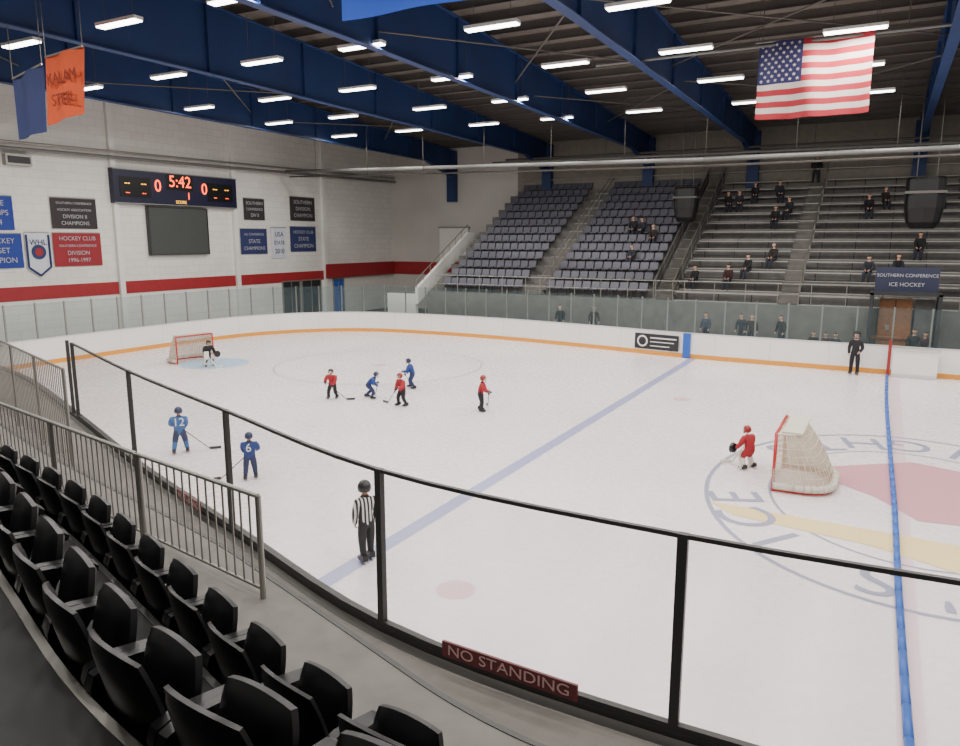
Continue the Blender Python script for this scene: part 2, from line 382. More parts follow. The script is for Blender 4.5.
for X in (-30,-22,-14.6,-7.9,1.2,9):
    f_=MB()
    ys=[-8,6,20,35.5,47,50.6];bot=[11.3,11.35,11.4,11.3,11.2,10.3]
    for i in range(len(ys)-1):
        a,b_=ys[i],ys[i+1];za,zb=bot[i],bot[i+1];ta,tb=rz(a)-.33,rz(b_)-.33
        f_.add([(X-.02,a,za),(X+.02,a,za),(X+.02,b_,zb),(X-.02,b_,zb),(X-.02,a,ta),(X+.02,a,ta),(X+.02,b_,tb),(X-.02,b_,tb)],[(0,3,2,1),(4,5,6,7),(1,2,6,5),(3,0,4,7)],M_blue)
        for (l0,l1) in ((za,zb),(ta,tb)):
            f_.add([(X-.16,a,l0-.04),(X+.16,a,l0-.04),(X+.16,b_,l1-.04),(X-.16,b_,l1-.04),(X-.16,a,l0),(X+.16,a,l0),(X+.16,b_,l1),(X-.16,b_,l1)],[(0,3,2,1),(4,5,6,7),(1,2,6,5),(3,0,4,7)],M_blue)
    f_.box((X-.35,50.5,8.4),(X+.35,50.98,12.2),M_blue)
    yy=0
    while yy<50:
        f_.box((X-.14,yy-.01,11.4),(X+.14,yy+.01,rz(yy)-.35),M_blue);yy+=5
    f_.obj('roof_girder')
# diagonal bracing rods
p=MB()
for X0,X1 in ((-30,-22),(-14.6,-7.9),(-7.9,1.2)):
    for y0 in (8,20,32):
        p.tube([(X0,y0,11.9),(X1,y0+10,12.1)],.03,M_purlin,6);p.tube([(X1,y0,11.9),(X0,y0+10,12.1)],.03,M_purlin,6)
p.obj('roof_bracing_rods')
# ducts
p=MB();p.tube([(-35.1,38,9.9),(-24,37.4,9.6),(-8,37,9.25),(14,37,9.2)],.11,M_silver,12);p.tube([(-35.1,38.3,9.6),(-24,37.7,9.3),(-8,37.3,8.98),(14,37.3,8.93)],.05,M_purlin,8)
for X in range(-32,13,4):p.cyl((X,37.3,9.4),(X,37.3,12.8),.015,M_purlin,5)
p.obj('sprinkler_main_duct',smooth=True)
p=MB();p.tube([(-9.5,26,12.2-.7),(14,26,11.5)],.05,M_silver,8)
for X in range(-8,14,4):p.cyl((X,26,11.5),(X,26,13.4),.015,M_purlin,5)
p.obj('roof_conduit')
p=MB();p.tube([(-24,46,10.6),(14,46,10.3)],.1,M_silver,8);p.tube([(-24,48,11),(14,48,10.9)],.07,M_purlin,8)
for X in range(-20,14,4):p.cyl((X,46,10.4),(X,46,12.6),.015,M_purlin,5)
p.obj('rear_pipe_run')

# strip lights
M_lens=mat('lamp_lens',(1,.98,.94,1),.5,emit=12)
LX=[8,3.2,-1.4,-6,-10.4,-15,-19.4,-24,-28.6];LY=[4,9.5,14.7,20,25.3,30.4,35.9]
hm=MB();hm.box((-.85,-.15,.0),(.85,.15,.09),M_white);hm.box((-.82,-.13,-.04),(.82,.13,0),M_lens)
for sx in (-.6,.6):hm.cyl((sx,0,.09),(sx,0,1.6),.01,M_purlin,5)
HM=hm.mesh('strip_light_housing')
for X in LX:
    for Y in LY:
        if X==-28.6 and Y<18:continue
        jx=random.uniform(-.3,.3)
        e=D.objects.new('strip_light',None);e.location=(X+jx,Y,11.5);link(e)
        o=D.objects.new('housing',HM);link(o,e)
        L=D.lights.new('tube','AREA');L.shape='RECTANGLE';L.size=1.5;L.size_y=.2;L.energy=225;L.color=(1,.95,.895)
        lo=D.objects.new('tube',L);lo.location=(0,0,-.06);link(lo,e)

# ------------------------------------------------------------ bleachers
NR=13;Y0=38.6;DY=.95;Z0=2.4;DZ=.52
secs=[(-24,-18.1,1),(-17.1,-10.7,1),(-9.5,-4.5,0),(-3.6,3.2,0),(4.2,14,0)]
bl=MB()
for i in range(NR):
    y=Y0+i*DY;z=Z0+i*DZ
    bl.box((-24.6,y,0 if i==0 else z-DZ-.1),(14,y+DY+(.45 if i==NR-1 else 0),z),M_blr)
    if i==0:bl.box((-24.6,Y0-.06,0),(14,Y0,Z0-.0),M_conc)
bstruct=bl.obj('bleacher_stand')
bs=MB();bb=MB()
for (xa,xb,kind) in secs:
    for i in range(NR):
        y=Y0+i*DY;z=Z0+i*DZ
        if kind:
            X=xa+.1
            while X+.45<=xb:
                bs.box((X,y+.35,z+.40),(X+.46,y+.72,z+.45),M_seat)
                bs.add([(X,y+.72,z+.42),(X+.46,y+.72,z+.42),(X+.46,y+.86,z+.82),(X,y+.86,z+.82),(X,y+.78,z+.42),(X+.46,y+.78,z+.42),(X+.46,y+.91,z+.82),(X,y+.91,z+.82)],[(0,1,2,3),(5,4,7,6),(3,2,6,7),(0,3,7,4),(1,5,6,2)],M_seat)
                bs.box((X+.2,y+.5,z),(X+.26,y+.56,z+.4),M_dark)
                X+=.54
        else:
            bb.box((xa,y+.4,z+.40),(xb,y+.68,z+.45),M_bl)
            bb.box((xa,y+.02,z+.0),(xb,y+.3,z+.03),M_bl)
            X=xa+.5
            while X<xb:
                bb.box((X,y+.5,z),(X+.05,y+.56,z+.4),M_dark);X+=1.6
bs.obj('stadium_seats',bstruct);bb.obj('bench_planks',bstruct)
# aisle steps + handrails
st=MB();rl=MB()
for ax in (-17.6,-10.1,-4.05,3.7):
    for i in range(NR):
        y=Y0+i*DY;z=Z0+i*DZ
        st.box((ax-.45,y-.02,z-.26),(ax+.45,y+.5,z+.0),M_conc);st.box((ax-.45,y+.48,z),(ax+.45,y+DY,z+.26),M_conc)
        st.box((ax-.45,y-.03,z-.03),(ax+.45,y+.03,z+.01),M_alu)
    for sx in (-.5,.5):
        xx=ax+sx
        if ax==-10.1:
            rl.add([(xx-.04,Y0,Z0),(xx-.04,Y0+NR*DY,Z0+NR*DZ),(xx-.04,Y0+NR*DY,Z0+NR*DZ+.9),(xx-.04,Y0,Z0+.9)],[(0,1,2,3)],M_blr)
        for dz in ((.95,.5) if sx>0 or ax==-10.1 else ()):
            rl.tube([(xx,Y0,Z0+dz),(xx,Y0+NR*DY,Z0+NR*DZ+dz)],.025,M_alu,6)
        for i in range(0,NR,2):
            if sx>0 or ax==-10.1:rl.cyl((xx,Y0+i*DY,Z0+i*DZ),(xx,Y0+i*DY,Z0+i*DZ+.95),.022,M_alu,6)
st.obj('aisle_steps',bstruct)
# front rail
rl.tube([(-24,Y0,Z0+1),(14,Y0,Z0+1)],.025,M_alu,6);rl.tube([(-24,Y0,Z0+.5),(14,Y0,Z0+.5)],.02,M_alu,6)
for k in range(26):rl.cyl((-24+k*1.5,Y0,Z0),(-24+k*1.5,Y0,Z0+1),.02,M_alu,6)
zt=Z0+(NR-1)*DZ
rl.tube([(-24,50.6,zt+1.1),(14,50.6,zt+1.1)],.03,M_alu,6)
rl.obj('handrails',bstruct)
# white stair parapet at the left end of the stand
s=MB();xx=-25.3
s.add([(xx-.1,Y0-.2,1.6),(xx+.1,Y0-.2,1.6),(xx+.1,Y0+6.2,5.0),(xx-.1,Y0+6.2,5.0),(xx-.1,Y0-.2,2.6),(xx+.1,Y0-.2,2.6),(xx+.1,Y0+6.2,6.0),(xx-.1,Y0+6.2,6.0)],[(0,3,2,1),(4,5,6,7),(0,1,5,4),(1,2,6,5),(2,3,7,6),(3,0,4,7)],M_white)
s.box((xx-.1,Y0+6.2,0),(xx+.1,Y0+8.6,6.0),M_white)
for dz in (.5,):
    s.tube([(xx,Y0-.2,2.6+dz),(xx,Y0+6.2,6.0+dz)],.03,M_alu)
for k in range(9):
    t=k/8;s.cyl((xx,Y0-.2+6.4*t,2.6+3.4*t),(xx,Y0-.2+6.4*t,3.1+3.4*t),.02,M_alu,6)
s.box((xx-2.2,Y0-.2,0),(xx-.1,Y0+.1,2.2),M_white)
s.obj('stand_stair_parapet')

# bench area platform, benches, penalty box
s=MB();s.box((-24,37.1,0),(-.6,38.5,.35),M_conc);s.box((2.4,37.1,0),(14,38.5,.35),M_conc);s.box((-24,37.9,.35),(-12,38.3,.8),M_blr);s.box((-7,37.0,.35),(-1.4,37.3,.8),M_bl);s.obj('players_bench_platform')
# scorekeeper booth
e=empty('scorekeeper_booth',(0,0,0));s=MB();M_bsign=mat('sign_navy',c(34,40,66),.6)
s.box((-.35,37.8,3.25),(2.1,38.0,4.3),M_bsign);s.box((-.5,37.0,0),(-.35,38.4,3.2),M_dark);s.box((2.1,37.0,0),(2.25,38.4,3.2),M_dark);s.box((-.5,37,3.1),(2.25,38.4,3.25),M_dark)
s.box((-.1,38.0,0.3),(1.2,38.1,2.9),M_wood);s.box((.52,37.97,.3),(.56,38.0,2.9),M_dark);s.box((.2,37.95,1.5),(.35,38.0,1.7),M_alu);s.box((1.3,37.95,.3),(2.05,38.1,2.9),M_blr)
s.box((-.4,37.9,1.1),(2.2,38.0,1.2),M_wood)
s.obj('structure',e)
text('sign_line','SOUTHERN CONFERENCE',.2,(.88,37.78,3.95),(1,0,0),(0,0,1),T_wh,e,ext=.002)
text('sign_line','ICE HOCKEY',.24,(.88,37.78,3.55),(1,0,0),(0,0,1),T_wh,e,ext=.002)
s=MB();s.box((.38,34.2,0.01),(.5,34.35,1.3),M_red);s.cyl((.44,34.27,1.3),(.44,34.27,1.5),.05,M_red)
s.obj('gate_post')
s=MB();s.box((.56,34.1,0.005),(2.15,34.2,1.1),M_board);s.box((.53,34.05,1.1),(2.2,34.25,1.16),M_cap);s.box((.56,34.08,0.005),(2.15,34.1,.15),M_cap);s.obj('rink_gate')
# speakers
def speaker(x0,x1,y,z0,z1,top=13):
    e=empty('hanging_loudspeaker',((x0+x1)/2,y,(z0+z1)/2));w_=(x1-x0)/2;hh=(z1-z0)/2;s=MB()
    prof=[(-hh,.62),(-hh*.75,.85),(-hh*.2,1),(hh*.9,1),(hh,.9)];N=16
    vs=[]
    for z,k in prof:
        for j in range(N):
            t=2*math.pi*j/N;ex=math.copysign(abs(math.cos(t))**.6,math.cos(t));ey=math.copysign(abs(math.sin(t))**.6,math.sin(t));vs.append((w_*k*ex,w_*.8*k*ey,z))
    fs=[]
    for i in range(len(prof)-1):
        for j in range(N):fs.append((i*N+j,i*N+(j+1)%N,(i+1)*N+(j+1)%N,(i+1)*N+j))
    fs.append(list(range(N))[::-1]);fs.append([(len(prof)-1)*N+j for j in range(N)])
    s.add(vs,fs,M_blk)
    for sx in (-.5,.5):s.cyl((sx*w_,0,hh),(sx*w_,0,top-(z0+z1)/2),.02,M_purlin,5)
    s.box((-w_*1.02,-w_*.82,hh*.35),(w_*1.02,w_*.82,hh*.45),M_purlin)
    s.obj('cabinet',e)
speaker(.5,2.1,40,6.0,8.3);speaker(-10.8,-9.5,43,6.5,8.4);speaker(1.7,2.8,25,9.9,11.2)

# ------------------------------------------------------------ flag
e=empty('american_flag',(-4.1,26,9.3));F_r=mat('flag_red',c(160,36,48),.8);F_w=mat('flag_white',c(196,186,180),.8);F_b=mat('flag_blue',c(42,44,92),.8)
s=MB();NX,NZ=52,26;W,Hh=3.25,2.28
def fp(u,v):
    return (u*W,.12*math.sin(u*9+v*2)+.06*math.sin(u*21+1)*(1-v*.5),v*Hh-.05*math.sin(u*math.pi)*(1-v)+.0*u)
vs=[fp(i/NX,j/NZ) for j in range(NZ+1) for i in range(NX+1)]
for j in range(NZ):
    for i in range(NX):
        a=j*(NX+1)+i;st_=(NZ-1-j)//2
        mm=F_b if (i<21 and st_<7) else (F_r if st_%2==0 else F_w)
        s.add([vs[a],vs[a+1],vs[a+NX+2],vs[a+NX+1]],[(0,1,2,3)],mm)
s.cyl((-.1,0,Hh+.02),(W+.1,0,Hh+.02),.03,M_alu);s.cyl((0,0,Hh),(0,0,Hh+1.9),.012,M_purlin,5);s.cyl((W,0,Hh),(W,0,Hh+1.9),.012,M_purlin,5)
for rr in range(9):
    cnt=6 if rr%2==0 else 5
    for k in range(cnt):
        u=(21/52)*((k+.5)/6 if cnt==6 else (k+1)/6);v=1-(7/13)*(rr+.8)/9.6
        P=fp(u,v);R=.062
        pts=[]
        for q in range(10):
            t=math.pi/2+q*math.pi/5;rad=R if q%2==0 else R*.4
            pts.append((P[0]+rad*math.cos(t),P[1]-.03,P[2]+rad*math.sin(t)))
        s.add([(P[0],P[1]-.03,P[2])]+pts,[(0,1+q,1+(q+1)%10) for q in range(10)],F_w)
s.obj('cloth',e)
# hanging banners (upper left)
def hang(pts,m,nm,lines=None):
    e=empty(nm);s=MB();(x0,z0),(x1,z1),(x2,z2),(x3,z3)=pts;y=13;N=12;vs=[]
    for i in range(N+1):
        t=i/N;dy=.06*math.sin(t*8)
        vs.append((x0+(x1-x0)*t,y+dy,z0+(z1-z0)*t));vs.append((x3+(x2-x3)*t,y+dy,z3+(z2-z3)*t))
    s.add(vs,[(2*i,2*i+2,2*i+3,2*i+1) for i in range(N)],m);s.cyl((x3,y,z3),(x2,y,z2),.03,M_alu);s.cyl((x3,y,z3),(x3,y,13),.012,M_purlin,5);s.cyl((x2,y,z2),(x2,y,13),.012,M_purlin,5)
    ob=s.obj('cloth',e)
    if lines:
        for k,l in enumerate(lines):text('lettering',l,.42,((x2+x3)/2-.05,y-.1,z3-.6-k*.55),(1,0,.08),(0,0,1),P_dk,e)
P_dk=mat('banner_print_dark',c(120,40,24),.8)
hang([(-20.6,8.6),(-19.05,8.8),(-18.8,10.45),(-20.4,10.35)],B_or,'hanging_orange_banner',['KALAM','STEEL'])
hang([(-22.0,8.3),(-20.75,8.45),(-20.6,10.2),(-22.0,9.95)],B_nv,'hanging_blue_banner')
M_bb=mat('banner_bright_blue',c(30,78,190),.7)
hang([(-10.3,9.95),(-7.0,9.95),(-7.0,11.4),(-10.3,11.4)],M_bb,'hanging_wide_banner')

# ------------------------------------------------------------ goals
M_gred=mat('goal_red',c(180,38,40),.4);M_net=mat('net_cord',c(214,206,190),.8);M_pad=mat('goal_pad',c(206,200,186),.7)
def netmat():
    m=D.materials.new('goal_netting');m.use_nodes=True;nt=m.node_tree
    for n in list(nt.nodes):nt.nodes.remove(n)
    o=nt.nodes.new('ShaderNodeOutputMaterial');t=nt.nodes.new('ShaderNodeBsdfTransparent');d=nt.nodes.new('ShaderNodeBsdfDiffuse');d.inputs[0].default_value=c(196,180,158)
    x_=nt.nodes.new('ShaderNodeMixShader');x_.inputs[0].default_value=.6
    nt.links.new(t.outputs[0],x_.inputs[1]);nt.links.new(d.outputs[0],x_.inputs[2]);nt.links.new(x_.outputs[0],o.inputs[0]);return m
M_netf=netmat()
def goal(loc,yaw,sc=1):
    # mouth faces local +X ; width along Y
    e=empty('hockey_goal',loc,yaw);e.scale=(sc,)*3;s=MB();w_=.915;H_=1.22;r_=.035
    for sy in (-w_,w_):s.cyl((0,sy,0.005),(0,sy,H_),r_,M_gred,10)
    s.cyl((0,-w_,H_),(0,w_,H_),r_,M_gred,10)
    def base(t,z):   # rounded rear outline
        a=math.pi*t;ex=math.copysign(abs(math.cos(a))**.55,math.cos(a));return Vector((-(1.12 if z<.1 else .5)*abs(math.sin(a))**.55,w_*ex*(1.06 if z<.1 else .98),z))
    B=[base(k/20,.04) for k in range(21)];T=[base(k/20,H_) for k in range(21)]
    s.tube(B,.03,M_gred,8);s.tube(T,.025,M_pad,8)
    s.tube([p+Vector((-.02,0,.09)) for p in B],.08,M_pad,8)
    s.obj('frame',e,smooth=True)
    n=MB();K=8;G=[]
    for j in range(K+1):
        v=j/K
        G.append([B[k].lerp(T[k],v)+Vector((-.10*math.sin(math.pi*v)*abs(math.sin(math.pi*k/20)),0,0)) for k in range(21)])
    for j in range(K):
        for k in range(20):n.add([G[j][k],G[j][k+1],G[j+1][k+1],G[j+1][k]],[(0,1,2,3)],M_netf)
    for k in range(20):
        a,b_=T[k],T[k+1];n.add([a,b_,(0,b_.y,H_),(0,a.y,H_)],[(0,1,2,3)],M_netf)
    for k in range(0,21,1):n.tube([G[j][k] for j in range(K+1)],.008,M_net,4)
    for j in range(1,K):n.tube(G[j],.008,M_net,4)
    for k in range(0,21,4):n.cyl(T[k],(0,T[k].y,H_),.012,M_net,4)
    n.obj('netting',e)
    s=MB();s.box((-.5,-w_*.9,H_+.01),(-.1,w_*.9,H_+.05),M_pad);s.obj('top_pad',e)
goal((-1.8,17.95,0),math.pi,1.06)
goal((-27.4,23.2,0),-.15,1.0)

# ------------------------------------------------------------ people
SK=mat('skin',c(205,160,135),.6);M_hair=mat('hair_brown',c(60,42,32),.8);M_hel_b=mat('helmet_black',c(22,22,24),.35);M_hel_bl=mat('helmet_blue',c(26,38,78),.35);M_hel_r=mat('helmet_red',c(140,26,30),.35);M_wh=mat('cloth_white',c(220,220,220),.7)
J_red=mat('jersey_red',c(156,32,42),.75,var=.1,scale=20);J_blue=mat('jersey_blue',c(30,58,124),.75,var=.1,scale=20);J_lb=mat('jersey_royal',c(50,98,158),.75,var=.1,scale=20)
P_bk=mat('pants_black',c(26,26,32),.75);P_nv=mat('pants_navy',c(32,44,84),.75);M_glove=mat('glove_dark',c(24,26,36),.6);M_eye=mat('eye_dark',c(25,20,18),.4);M_lip=mat('lips',c(160,92,84),.6)
M_steel=mat('skate_steel',c(190,190,195),.3,metal=.9)
def stripes():
    m=mat('referee_stripes',c(225,225,225),.75);nt=m.node_tree;b=nt.nodes['Principled BSDF'];tc=nt.nodes.new('ShaderNodeTexCoord');sp=nt.nodes.new('ShaderNodeSeparateXYZ')
    mu=nt.nodes.new('ShaderNodeMath');mu.operation='MULTIPLY';mu.inputs[1].default_value=95;si=nt.nodes.new('ShaderNodeMath');si.operation='SINE';gt=nt.nodes.new('ShaderNodeMath');gt.operation='GREATER_THAN';gt.inputs[1].default_value=0
    mx=nt.nodes.new('ShaderNodeMixRGB');mx.inputs[1].default_value=c(215,215,215);mx.inputs[2].default_value=c(20,20,22)
    nt.links.new(tc.outputs['Object'],sp.inputs[0]);nt.links.new(sp.outputs[0],mu.inputs[0]);nt.links.new(mu.outputs[0],si.inputs[0]);nt.links.new(si.outputs[0],gt.inputs[0]);nt.links.new(gt.outputs[0],mx.inputs[0]);nt.links.new(mx.outputs[0],b.inputs['Base Color']);return m
M_str=stripes()
def skin_mesh(name,pts,edges,radii,labels,kit,sub=2):
    me=D.meshes.new(name);me.from_pydata([tuple(p) for p in pts],edges,[]);ob=D.objects.new(name+'_tmp',me);COL.objects.link(ob)
    sk=ob.modifiers.new('skin','SKIN');sk.use_smooth_shade=True;sk.branch_smoothing=.4
    for i,r_ in enumerate(radii):
        d=me.skin_vertices[0].data[i];d.radius=r_ if isinstance(r_,tuple) else (r_,r_);d.use_root=(i==0)
    s=ob.modifiers.new('sub','SUBSURF');s.levels=sub;s.render_levels=sub
    out=baked(ob);D.objects.remove(ob);out.name=name;out.materials.clear()
    names=sorted(set(labels));
    for n_ in names:out.materials.append(kit[n_])
    P=[Vector(p) for p in pts]
    for pl in out.polygons:
        cpt=pl.center;best=1e9;bl_=labels[0]
        for (a,b_),l in zip(edges,labels):
            A,B=P[a],P[b_];ab=B-A;t=max(0,min(1,(cpt-A).dot(ab)/max(1e-9,ab.length_squared)));dd=(cpt-(A+ab*t)).length-.5*((radii[a] if not isinstance(radii[a],tuple) else radii[a][0])*(1-t)+(radii[b_] if not isinstance(radii[b_],tuple) else radii[b_][0])*t)
            if dd<best:best=dd;bl_=l
        pl.material_index=names.index(bl_);pl.use_smooth=True
    return out
# one shared hand: palm + 5 curled fingers, unit length ~1 along +Z(down the arm), curls toward +Y
def hand_mesh(m):
    pts=[(0,0,0),(0,.02,.42)];rad=[.20,.24];ed=[(0,1)];lab=['h']
    for k,(xx,L) in enumerate(((-.17,.40),(-.06,.46),(.06,.43),(.17,.34))):
        i=len(pts);pts+=[(xx,.03,.5),(xx*1.1,.10,.5+L*.45),(xx*1.1,.24,.5+L*.7),(xx*1.05,.30,.5+L*.55)];rad+=[.085,.078,.07,.06];ed+=[(1,i),(i,i+1),(i+1,i+2),(i+2,i+3)];lab+=['h']*4
    i=len(pts);pts+=[(-.2,.08,.22),(-.3,.2,.38),(-.24,.3,.5)];rad+=[.1,.085,.07];ed+=[(0,i),(i,i+1),(i+1,i+2)];lab+=['h']*3
    return skin_mesh('hand',pts,ed,rad,lab,{'h':m},1)
HAND={}
def get_hand(m):
    if m.name not in HAND:HAND[m.name]=hand_mesh(m)
    return HAND[m.name]
# shared head mesh, unit: half height 1
def head_mesh(hairm,skinm,cap=False):
    s=MB();N,K=20,14;vs=[]
    for j in range(K+1):
        ph=math.pi*j/K
        for i in range(N):
            t=2*math.pi*i/N;x_=.76*math.sin(ph)*math.cos(t);y_=.88*math.sin(ph)*math.sin(t);z_=math.cos(ph)
            if z_<-.1:x_*=1-.28*(-z_-.1);  y_+=.08*(-z_)
            if y_>0.3 and abs(x_)<.2 and -.25<z_<.1:y_+=.16*(1-abs(x_)/.2)
            if y_>.3 and .05<z_<.25 and .12<abs(x_)<.45:y_-=.05
            vs.append((x_,y_,z_))
    for j in range(K):
        for i in range(N):
            a=[j*N+i,j*N+(i+1)%N,(j+1)*N+(i+1)%N,(j+1)*N+i];cy_=sum(vs[q][1] for q in a)/4;cz=sum(vs[q][2] for q in a)/4
            hair=(cz>.45) or (cy_<.05 and cz>-.35)
            s.add([vs[q] for q in a][::-1],[(0,1,2,3)],hairm if hair else skinm)
    for sx in (-1,1):
        s.cyl((sx*.28,.74,.1),(sx*.28,.80,.1),.09,M_eye,8);s.cyl((sx*.72,0,.02),(sx*.86,-.05,.05),.17,skinm,8,.12)
    s.box((-.2,.78,-.46),(.2,.84,-.4),M_lip)
    me=s.mesh('head');me.polygons.foreach_set('use_smooth',[True]*len(me.polygons));return me
HEADS=[head_mesh(M_hair,SK),head_mesh(mat('hair_black',c(24,20,20),.8),SK),head_mesh(mat('hair_grey',c(120,112,105),.8),SK),head_mesh(mat('knit_cap',c(40,44,60),.9),SK)]
def helmet_mesh(m):
    s=MB();N,K=20,10;vs=[]
    for j in range(K+1):
        ph=math.pi*.66*j/K
        for i in range(N):
            t=2*math.pi*i/N;k=1+.03*math.cos(4*t);vs.append((.98*k*math.sin(ph)*math.cos(t),1.08*math.sin(ph)*math.sin(t),1.12*math.cos(ph)+.05))
    for j in range(K):
        for i in range(N):
            a=[j*N+i,j*N+(i+1)%N,(j+1)*N+(i+1)%N,(j+1)*N+i];cy_=sum(vs[q][1] for q in a)/4;cz=sum(vs[q][2] for q in a)/4
            if cy_>.45 and cz<.45:continue
            s.add([vs[q] for q in a][::-1],[(0,1,2,3)],m)
    # cage bars
    for zz in (.3,.05,-.2,-.45,-.7):
        s.tube([(1.0*math.sin(a)*.95,1.08*math.cos(a)*1.02,zz) for a in [math.radians(q) for q in (-70,-35,0,35,70)]],.025,M_steel,4)
    for a in (-50,-20,20,50):
        q=math.radians(a);s.tube([(.95*math.sin(q),1.1*math.cos(q),z) for z in (.42,0,-.75)],.025,M_steel,4)
    s.box((-.3,.75,-.98),(.3,1.0,-.72),m)
    me=s.mesh('helmet');me.polygons.foreach_set('use_smooth',[True]*len(me.polygons));return me
HELM={m.name:helmet_mesh(m) for m in (M_hel_b,M_hel_bl,M_hel_r,M_wh)}
def skate_mesh():
    s=MB()
    prof=[(-.35,.0,.55),(-.38,.0,.2),(-.1,0,.12),(.45,0,.12),(.6,0,.2),(.5,0,.33),(.1,0,.45),(.02,0,.62)]
    vs=[(-.17 if q else .17,p[0],p[2]) for q in (0,1) for p in prof];n=len(prof)
    s.add(vs,[tuple(range(n)),tuple(range(n,2*n))[::-1]]+[((k+1)%n,k,n+k,n+(k+1)%n) for k in range(n)],M_hel_b)
    s.box((-.02,-.36,.02),(.02,.56,.07),M_steel);s.box((-.04,-.28,.06),(.04,-.12,.2),M_wh);s.box((-.04,.28,.06),(.04,.44,.14),M_wh);return s.mesh('skate')
SKATE=skate_mesh()
def figure(name,loc,yaw,h,kit,lean=.15,crouch=.2,spread=.03,stride=0,lh=None,rh=None,bulk=1.0,seated=False,helmet=None,head=0,skates=True,turn=0,headpitch=0):
    e=empty(name,loc,yaw);V=Vector
    hz=.50-.10*crouch
    if seated:hz=.30
    pel=V((0,-.07*crouch,hz+.03));dr=V((0,math.sin(lean),math.cos(lean)))
    belly=pel+dr*.10;chest=pel+dr*.21;nb=pel+dr*.30;hd=nb+V((0,math.sin(lean*.4),math.cos(lean*.4)))*.085
    lb=1+(bulk-1)*.55
    pts=[pel,belly,chest,nb,hd];ra=[(.078*bulk,.062*bulk),(.080*bulk,.062*bulk),(.09*bulk,.066*bulk),.034*lb,.03];ed=[(0,1),(1,2),(2,3),(3,4)];la=['top','top','top','skin']
    hands=[]
    for sx,hh in ((-1,lh),(1,rh)):
        sh=pel+dr*.262+V((sx*.098*max(1,bulk*.95),0,0))
        hp=V(hh) if hh else sh+V((sx*.05,.05,-.29))
        v=hp-sh;L=v.length
        if L>.30:hp=sh+v*(.30/L);L=.30
        bend=math.sqrt(max(0,.155**2-(L/2)**2));mid=(sh+hp)/2;bd=V((sx*.6,-.7,-.5));bd-=v*(bd.dot(v)/max(1e-6,v.length_squared));bd.normalize()
        el=mid+bd*bend;i=len(pts);pts+=[sh,el,hp];ra+=[.05*bulk,.038*bulk,.028*bulk];ed+=[(2,i),(i,i+1),(i+1,i+2)];la+=['top','top','top']
        hands.append((hp,(hp-el).normalized(),sx))
    feet=[]
    for sx in (-1,1):
        hip=pel+V((sx*.052*lb,0,-.03))
        if seated:
            kn=V((sx*.07,.25,.30));an=V((sx*.075,.25,.05));toe=V((sx*.08,.33,.025))
        else:
            kn=V((sx*(.06+spread*.6),.10*crouch+stride*sx*.05,.275-.03*crouch));an=V((sx*(.062+spread),-.03*crouch+stride*sx*.12,.075 if skates else .05));toe=an+V((sx*.01,.075,-.03 if skates else -.028))
        i=len(pts);pts+=[hip,kn,an,toe];ra+=[.064*lb,.048*lb,.036*lb,.022];ed+=[(0,i),(i,i+1),(i+1,i+2),(i+2,i+3)];la+=['pants','pants','sock','shoe'];feet.append(an)
    P=[p*h for p in pts];R=[tuple(q*h for q in r_) if isinstance(r_,tuple) else r_*h for r_ in ra]
    me=skin_mesh('body',P,ed,R,la,kit);o=D.objects.new('body',me);link(o,e)
    hc=hd+V((0,.012,.028));ho=D.objects.new('head',HEADS[head]);link(ho,e);ho.location=hc*h;s_=.068*h;ho.scale=(s_,)*3;ho.rotation_euler=(-lean*.3-headpitch,0,turn)
    if helmet:
        q=D.objects.new('helmet',HELM[helmet.name]);link(q,e);q.location=hc*h;q.scale=(.083*h,)*3;q.rotation_euler=ho.rotation_euler
    for hp,d,sx in hands:
        q=D.objects.new('hand',get_hand(kit['hand']));link(q,e);z=d;y_=Vector((-sx,.2,0));y_=(y_-z*y_.dot(z)).normalized();x_=y_.cross(z)
        sc=(.11 if kit['hand'] is M_glove else .085)*h
        M=Matrix((x_,y_,z)).transposed().to_4x4()@Matrix.Diagonal((sc*(1 if sx>0 else -1),sc,sc,1));M.translation=(hp-d*.01)*h;q.matrix_local=M
    if skates:
        for an in feet:
            q=D.objects.new('skate',SKATE);link(q,e);q.location=(an.x*h,(an.y+.01)*h,0);q.scale=(.20*h,)*3
    return e,hands,h
def stick(e,top,heel,h,goalie=False,col=None):
    s=MB();m=col or M_hel_b;top=Vector(top);heel=Vector(heel)
    s.cyl(top,heel,.012,m,6);d=(heel-top);d.z=0
    if d.length<1e-4:d=Vector((0,1,0))
    d.normalize();L=.28;t=.05 if not goalie else .07
    n=Vector((-d.y,d.x,0));pts=[]
    for k in range(6):
        u=k/5;P=heel+d*L*u+n*.05*u*u;pts.append(P)
    vs=[]
    for P in pts:vs+=[P+n*.008-Vector((0,0,.02)),P+n*.008+Vector((0,0,t)),P-n*.008+Vector((0,0,t)),P-n*.008-Vector((0,0,.02))]
    fs=[]
    for k in range(5):
        for q in range(4):fs.append((4*k+q,4*k+(q+1)%4,4*k+4+(q+1)%4,4*k+4+q))
    fs+=[(0,3,2,1),(20,21,22,23)];s.add(vs,fs,m)
    if goalie:s.cyl(heel+(top-heel)*.02,heel+(top-heel)*.45,.03,m,6)
    s.obj('hockey_stick',e)
def kit(top,pants,sock,hand=M_glove,shoe=M_hel_b,skin=SK):return {'top':top,'pants':pants,'sock':sock,'shoe':shoe,'skin':skin,'hand':hand}
RED=kit(J_red,P_bk,P_bk);BLU=kit(J_blue,P_nv,P_nv);LB=kit(J_lb,P_nv,J_lb)
R=math.radians
